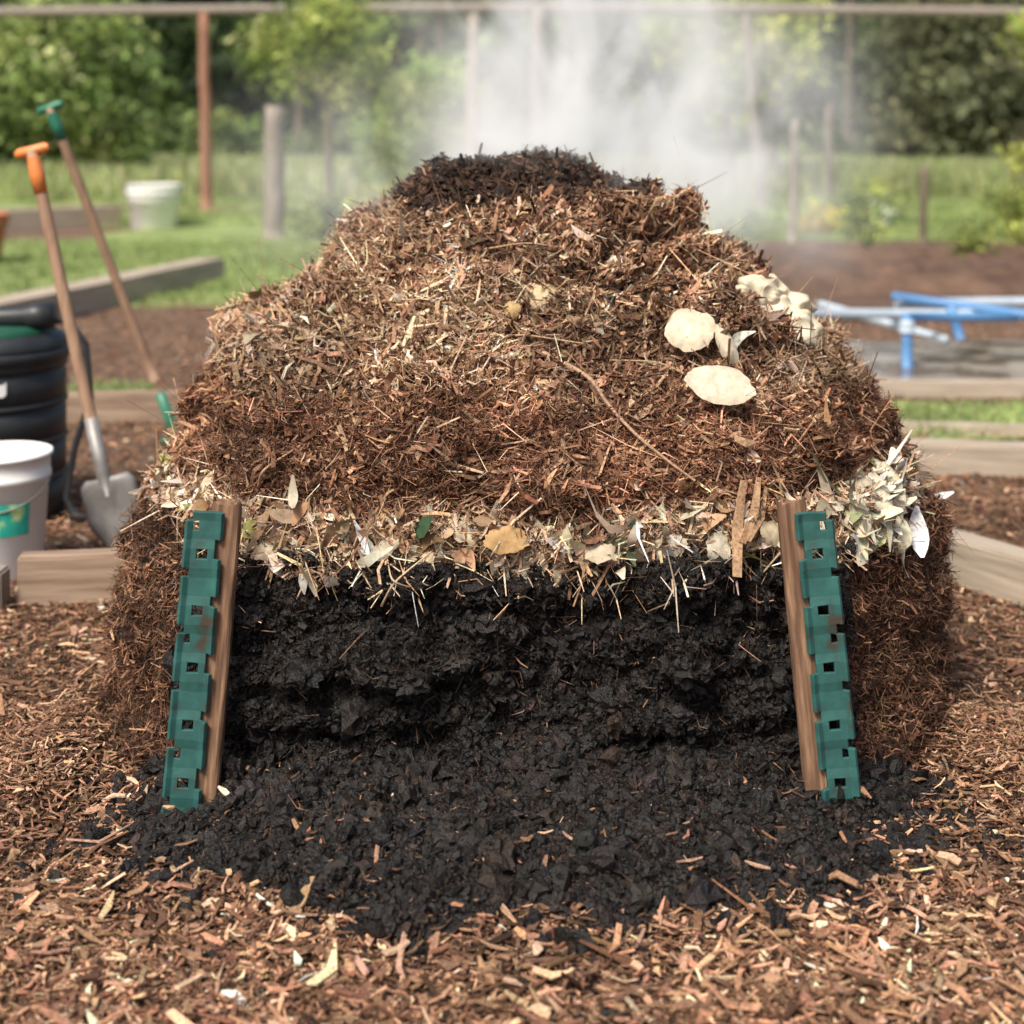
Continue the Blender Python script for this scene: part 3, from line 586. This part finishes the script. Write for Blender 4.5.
# ---------------------------------------------------------------- vegetation
def leaves(P,L,W,C,up=.5):
    k=len(P); a=rng.normal(size=(k,3)); n=unit(rng.normal(size=(k,3))+np.array([0,-.2,up])); return shards(P,a,n,L*rng.uniform(.6,1.4,k),W*rng.uniform(.6,1.4,k),C,None,.1,3,point=.1)
def crown(b,blobs,nclump,nleaf,ls,pal,wt,cs=.3,gain=1.):
    bl=np.array(blobs,float); vol=bl[:,3]*bl[:,4]*bl[:,5]; ix=rng.choice(len(bl),nclump,p=vol/vol.sum())
    u=unit(rng.normal(size=(nclump,3)))*(rng.random((nclump,1))**.45); c=bl[ix,:3]+u*bl[ix,3:6]
    cc=np.minimum(pick(pal,wt,nclump,.3)*gain,.7); m=nleaf
    P_=np.repeat(c,m,0)+rng.normal(0,1,(nclump*m,3))*cs*np.array([1,1,.7]); b.add(*leaves(P_,ls,ls*.55,np.repeat(cc,m,0)*np.exp(rng.normal(0,.15,(nclump*m,1)))))
    return c
def tree(name,base,trunk,r,blobs,nclump,nleaf,ls,pal,wt,cs=.25,limbs=8,gain=1.6):
    e=empty(name); tb=B(); base=np.array(base,float); pts=np.array([base]+[base+np.array(q) for q in trunk]); V,F=tube(pts,np.linspace(r,r*.45,len(pts)),8,False); tb.add(V,F,(1,1,1))
    b=B(); bb=[(base[0]+x,base[1]+y,z,rx,ry,rz) for x,y,z,rx,ry,rz in blobs]; c=crown(b,bb,nclump,nleaf,ls,pal,wt,cs,gain)
    for i in rng.choice(len(c),min(limbs,len(c)),replace=False):
        s_=pts[-1]*.6+pts[-2]*.4; mid=(s_+c[i])/2+np.array([0,0,.1]); V,F=tube([s_,mid,c[i]],[r*.4,r*.25,r*.1],6,False); tb.add(V,F,(1,1,1))
    tb.build('trunk',M_bark,e,True); b.build('crown',M_fol,e)
YG=[(.23,.27,.065),(.17,.21,.055),(.31,.33,.09),(.10,.13,.035)]
MG=[(.10,.14,.048),(.155,.2,.07),(.065,.09,.032),(.22,.26,.095)]
DG=[(.035,.055,.026),(.055,.085,.035),(.08,.115,.045),(.024,.036,.018)]
tree('young_tree',(-3.25,26.5,0),[(.02,0,1.3),(-.05,0,2.4),(0,0,3.3)],.09,[(-.6,0,3.0,.9,.6,.55),(.4,0,2.6,.7,.6,.6),(0,0,3.5,.8,.6,.5)],75,45,.13,YG,[2,3,1,2],.22,gain=2.)
tree('young_tree',(-2.6,33,0),[(0,0,2),(0,0,4)],.08,[(0,0,4.6,1.3,.8,.9),(1.5,0,4.6,1,.8,.6)],70,40,.16,MG,[2,3,1,3],.28)
tree('garden_shrub',(-1.75,30,0),[(0,0,.5),(0,0,1.2)],.08,[(0,0,1.4,1.25,.9,1.35),(.3,0,2.3,.9,.8,.7),(-.5,0,1.9,.8,.7,.8)],260,60,.11,[(.21,.27,.1),(.28,.35,.14),(.14,.19,.065)],[3,2,1.5],.2,gain=2.2)
tree('fruit_tree',(4.8,33.5,0),[(.05,0,1.2),(-.1,0,2.4),(0,0,3.6)],.13,[(-.6,0,4.2,1.1,.9,1.2),(.7,0,3.8,1.1,.9,1.2),(0,0,2.9,1.4,.8,.6)],170,45,.16,YG,[3,3,2,1.5],.28,gain=2.3)
tree('fruit_tree',(5.9,34,0),[(0,0,1.2),(.15,0,2.4),(.1,0,3.6)],.12,[(.2,0,4.1,.9,.9,1.1),(.1,0,3.0,.7,.6,.5)],90,45,.16,YG+[(.38,.36,.06)],[3,3,2,1,1.5],.25,gain=2.3)
tree('broadleaf_tree',(-11.3,36,0),[(0,0,1.5),(.2,0,3)],.2,[(0,0,3.0,2.4,1.5,1.9),(1.1,0,1.7,1.5,1.2,1.3),(-1.5,0,1.8,1.8,1.2,1.5),(.8,0,4.1,1.1,1,.8)],520,45,.2,MG,[3,3,2,2],.32,gain=2.4)
tree('young_tree',(5.05,13.6,0),[(-.05,0,.7),(.0,0,1.5),(0,0,2.6)],.035,[(-.2,0,2.45,.4,.3,.35),(-.2,0,1.35,.35,.3,.22),(.05,0,1.9,.25,.25,.5)],50,24,.085,YG+[(.5,.45,.07)],[3,2,2,1,1],.09,14,gain=2.)
tree('willow_tree',(15.2,46,0),[(0,0,3),(0,0,6)],.3,[(0,0,3.6,3.9,2.5,4.0),(-2,0,2,2.2,2,1.8)],620,45,.28,[(.13,.14,.075),(.19,.2,.115),(.08,.09,.045)],[3,2,2],.5,gain=1.4)
b=B(); bl=[]
for i in range(46):
    x=-34+i*1.5+rng.normal(0,.8); y=rng.uniform(58,74); hgt=rng.uniform(7,12)
    if -3<x<6: hgt*=.72
    bl.append((x,y,hgt*.5,rng.uniform(2.2,3.4),2.5,hgt*.52))
crown(b,bl,2600,32,.55,DG+[(.1,.15,.06),(.16,.21,.08)],[3,3,3,2,1.5,1],.7,1.45)
bl=[(x,78+rng.normal(0,2),5,4,2,5.5) for x in np.arange(-40,42,4.)]; crown(b,bl,1200,24,1.0,DG,[3,2,1,3],1.0)
b.build('distant_trees',M_fol)
b=B(); bl=[]
for x in np.arange(-22,24,1.6):
    y=rng.uniform(47,52); hh=rng.uniform(.8,1.9); bl.append((x,y,hh*.5,1.3,1,hh*.7))
crown(b,bl,600,32,.26,MG+YG[:2]+DG[1:3],[2,2,2,1,1,1,1.5,1.5],.35,1.6); b.build('hedge',M_fol)
tb=B()
for i in range(12):
    x=rng.uniform(-20,22); V,F=tube([(x,56,0),(x+rng.normal(0,.3),56,8)],[.14,.08],6,False); tb.add(V,F,(1,1,1))
tb.build('distant_trunks',M_bark)
def grass(b,k,sampler,h,wd,pal,wt,lean=.25):
    x,y=sampler(k); k=len(x); d=np.stack([rng.normal(0,lean,k),rng.normal(0,lean,k),np.ones(k)],1); L=h*rng.uniform(.5,1.3,k)
    cl=np.exp(.35*fbm(np.stack([x*.5,y*.5,x*0],1),3))[:,None]
    b.add(*shards(np.stack([x,y,L*.45],1),d,np.stack([rng.normal(0,.4,k),-np.ones(k),x*0],1),L,np.full(k,wd),np.minimum(pick(pal,wt,k,.2)*cl*1.35,.7),None,.12,3,point=.1))
def box(x0,x1,y0,y1):
    return lambda k:(rng.uniform(x0,x1,k),rng.uniform(y0,y1,k))
GG=[(.2,.26,.09),(.29,.35,.14),(.145,.19,.065),(.36,.38,.2)]
b=B(); grass(b,60000,box(-17,17,33,47),.75,.03,GG+[(.42,.39,.25)],[3,3,1,2.5,2.5]); b.build('meadow_grass',M_grass)
b=B(); grass(b,26000,box(-9,-2.1,13.8,21.4),.07,.014,GG,[3,2,2,1])
grass(b,36000,box(-9.5,10,24.6,34),.14,.022,GG,[3,3,1.5,1]); grass(b,8000,box(-2,9.5,21.7,24.6),.1,.018,GG,[3,3,1.5,1])
grass(b,9000,box(2.1,4.3,7.8,8.6),.06,.006,GG,[3,3,1,1]); grass(b,1200,box(-2.7,-2.2,8.5,9.3),.06,.007,GG,[3,3,2,1]); b.build('lawn_grass',M_grass)
def plant(name,x,y,r,h,n,pal,ls=.07):
    e_=B(); crown(e_,[(x,y,h*.55,r,r,h*.5)],max(6,n//14),14,ls,pal,[1]*len(pal),.06+r*.12,1.4)
    for i in range(10):
        a=rng.random()*6.28; V,F=tube([(x,y,0),(x+math.cos(a)*r*.5,y+math.sin(a)*r*.5,h*.7)],[.012,.006],5,False); e_.add(V,F,(.06,.12,.03))
    e_.build(name,M_fol)
plant('leafy_plant',-2.75,22,.45,.65,900,MG+YG[:1],.09); plant('leafy_plant',-2.0,24,.5,.7,800,YG,.09)
plant('leafy_plant',5.6,18.4,.25,.35,180,YG,.08); plant('leafy_plant',4.7,19.8,.3,.5,260,YG,.08); plant('leafy_plant',5.5,24,.5,.6,500,MG,.09); plant('leafy_plant',3.3,22,.4,.4,300,MG,.08); plant('leafy_plant',7.4,22,.5,.8,500,YG,.09); plant('leafy_plant',6.6,19,.35,.5,300,YG,.08); plant('leafy_plant',6.2,25.5,.6,.7,500,YG,.09)
plant('yellow_flowers',4.65,22.4,.30,.45,700,[(.62,.40,.01),(.62,.42,.015),(.62,.40,.01),(.1,.18,.04)],.08)
plant('white_flowers',5.9,24,.45,.35,160,[(.55,.52,.45),(.1,.2,.04),(.12,.22,.05)],.08)
# ---------------------------------------------------------------- steam
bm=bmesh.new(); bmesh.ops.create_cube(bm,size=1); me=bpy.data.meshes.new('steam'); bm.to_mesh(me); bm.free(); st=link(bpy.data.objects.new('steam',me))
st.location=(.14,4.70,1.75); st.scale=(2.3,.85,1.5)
m=bpy.data.materials.new('steam'); m.use_nodes=True; nt=m.node_tree; nt.nodes.clear(); out=nd(nt,'ShaderNodeOutputMaterial'); pv=nd(nt,'ShaderNodeVolumePrincipled')
pv.inputs['Color'].default_value=(.98,.98,.98,1); pv.inputs['Anisotropy'].default_value=-.3; nt.links.new(pv.outputs[0],out.inputs['Volume'])
tc=nd(nt,'ShaderNodeTexCoord'); sp=nd(nt,'ShaderNodeSeparateXYZ'); nt.links.new(tc.outputs['Object'],sp.inputs[0])
def math_(op,a,b=None,c=None):
    n=nd(nt,'ShaderNodeMath',operation=op)
    for i,v in enumerate((a,b,c)):
        if v is None: continue
        if isinstance(v,(int,float)): n.inputs[i].default_value=v
        else: nt.links.new(v,n.inputs[i])
    return n.outputs[0]
def nz(scale,sc,det=2,dis=.6):
    mp=nd(nt,'ShaderNodeMapping'); mp.inputs['Scale'].default_value=sc; nt.links.new(tc.outputs['Object'],mp.inputs[0]); n=nd(nt,'ShaderNodeTexNoise'); n.inputs['Scale'].default_value=scale; n.inputs['Detail'].default_value=det; n.inputs['Distortion'].default_value=dis; nt.links.new(mp.outputs[0],n.inputs['Vector']); return n.outputs[0]
N1=nz(3.4,(2.4,.8,1.1),3,.9)
x,y,z=sp.outputs
ry=math_('DIVIDE',y,.3)
def gau(cx,wx_,cz=None,wz=None,slope=0):
    xx=math_('DIVIDE',math_('SUBTRACT',math_('SUBTRACT',x,math_('MULTIPLY',z,slope)),cx),wx_); s=math_('ADD',math_('MULTIPLY',xx,xx),math_('MULTIPLY',ry,ry))
    if cz is not None: q=math_('DIVIDE',math_('SUBTRACT',z,cz),wz); s=math_('ADD',s,math_('MULTIPLY',q,q))
    return math_('EXPONENT',math_('MULTIPLY',s,-1))
env=math_('ADD',math_('ADD',gau(.0,.125),math_('MULTIPLY',gau(.15,.16,-.12,.22),1.0)),math_('MULTIPLY',gau(.0,.36,-.20,.18),.42))
edge=math_('MULTIPLY',math_('MINIMUM',1,math_('MULTIPLY',math_('SUBTRACT',.5,math_('ABSOLUTE',x)),8)),math_('MINIMUM',1,math_('MULTIPLY',math_('SUBTRACT',.5,math_('ABSOLUTE',y)),6)))
edge=math_('MULTIPLY',edge,math_('MINIMUM',1,math_('MULTIPLY',math_('SUBTRACT',.5,math_('ABSOLUTE',z)),5)))
nn=math_('MAXIMUM',math_('MULTIPLY',math_('SUBTRACT',N1,.38),7),0)
dens=math_('MULTIPLY',math_('MULTIPLY',env,nn),math_('MULTIPLY',edge,3.0))
nt.links.new(dens,pv.inputs['Density'])
# vapour glow added in place of multiple scattering (single-scatter volumes come out too dark)
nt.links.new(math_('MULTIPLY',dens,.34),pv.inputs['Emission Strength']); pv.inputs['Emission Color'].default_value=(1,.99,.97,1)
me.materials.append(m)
try: m.cycles.volume_step_rate=1.2
except Exception as ex: print(ex)
print('built')
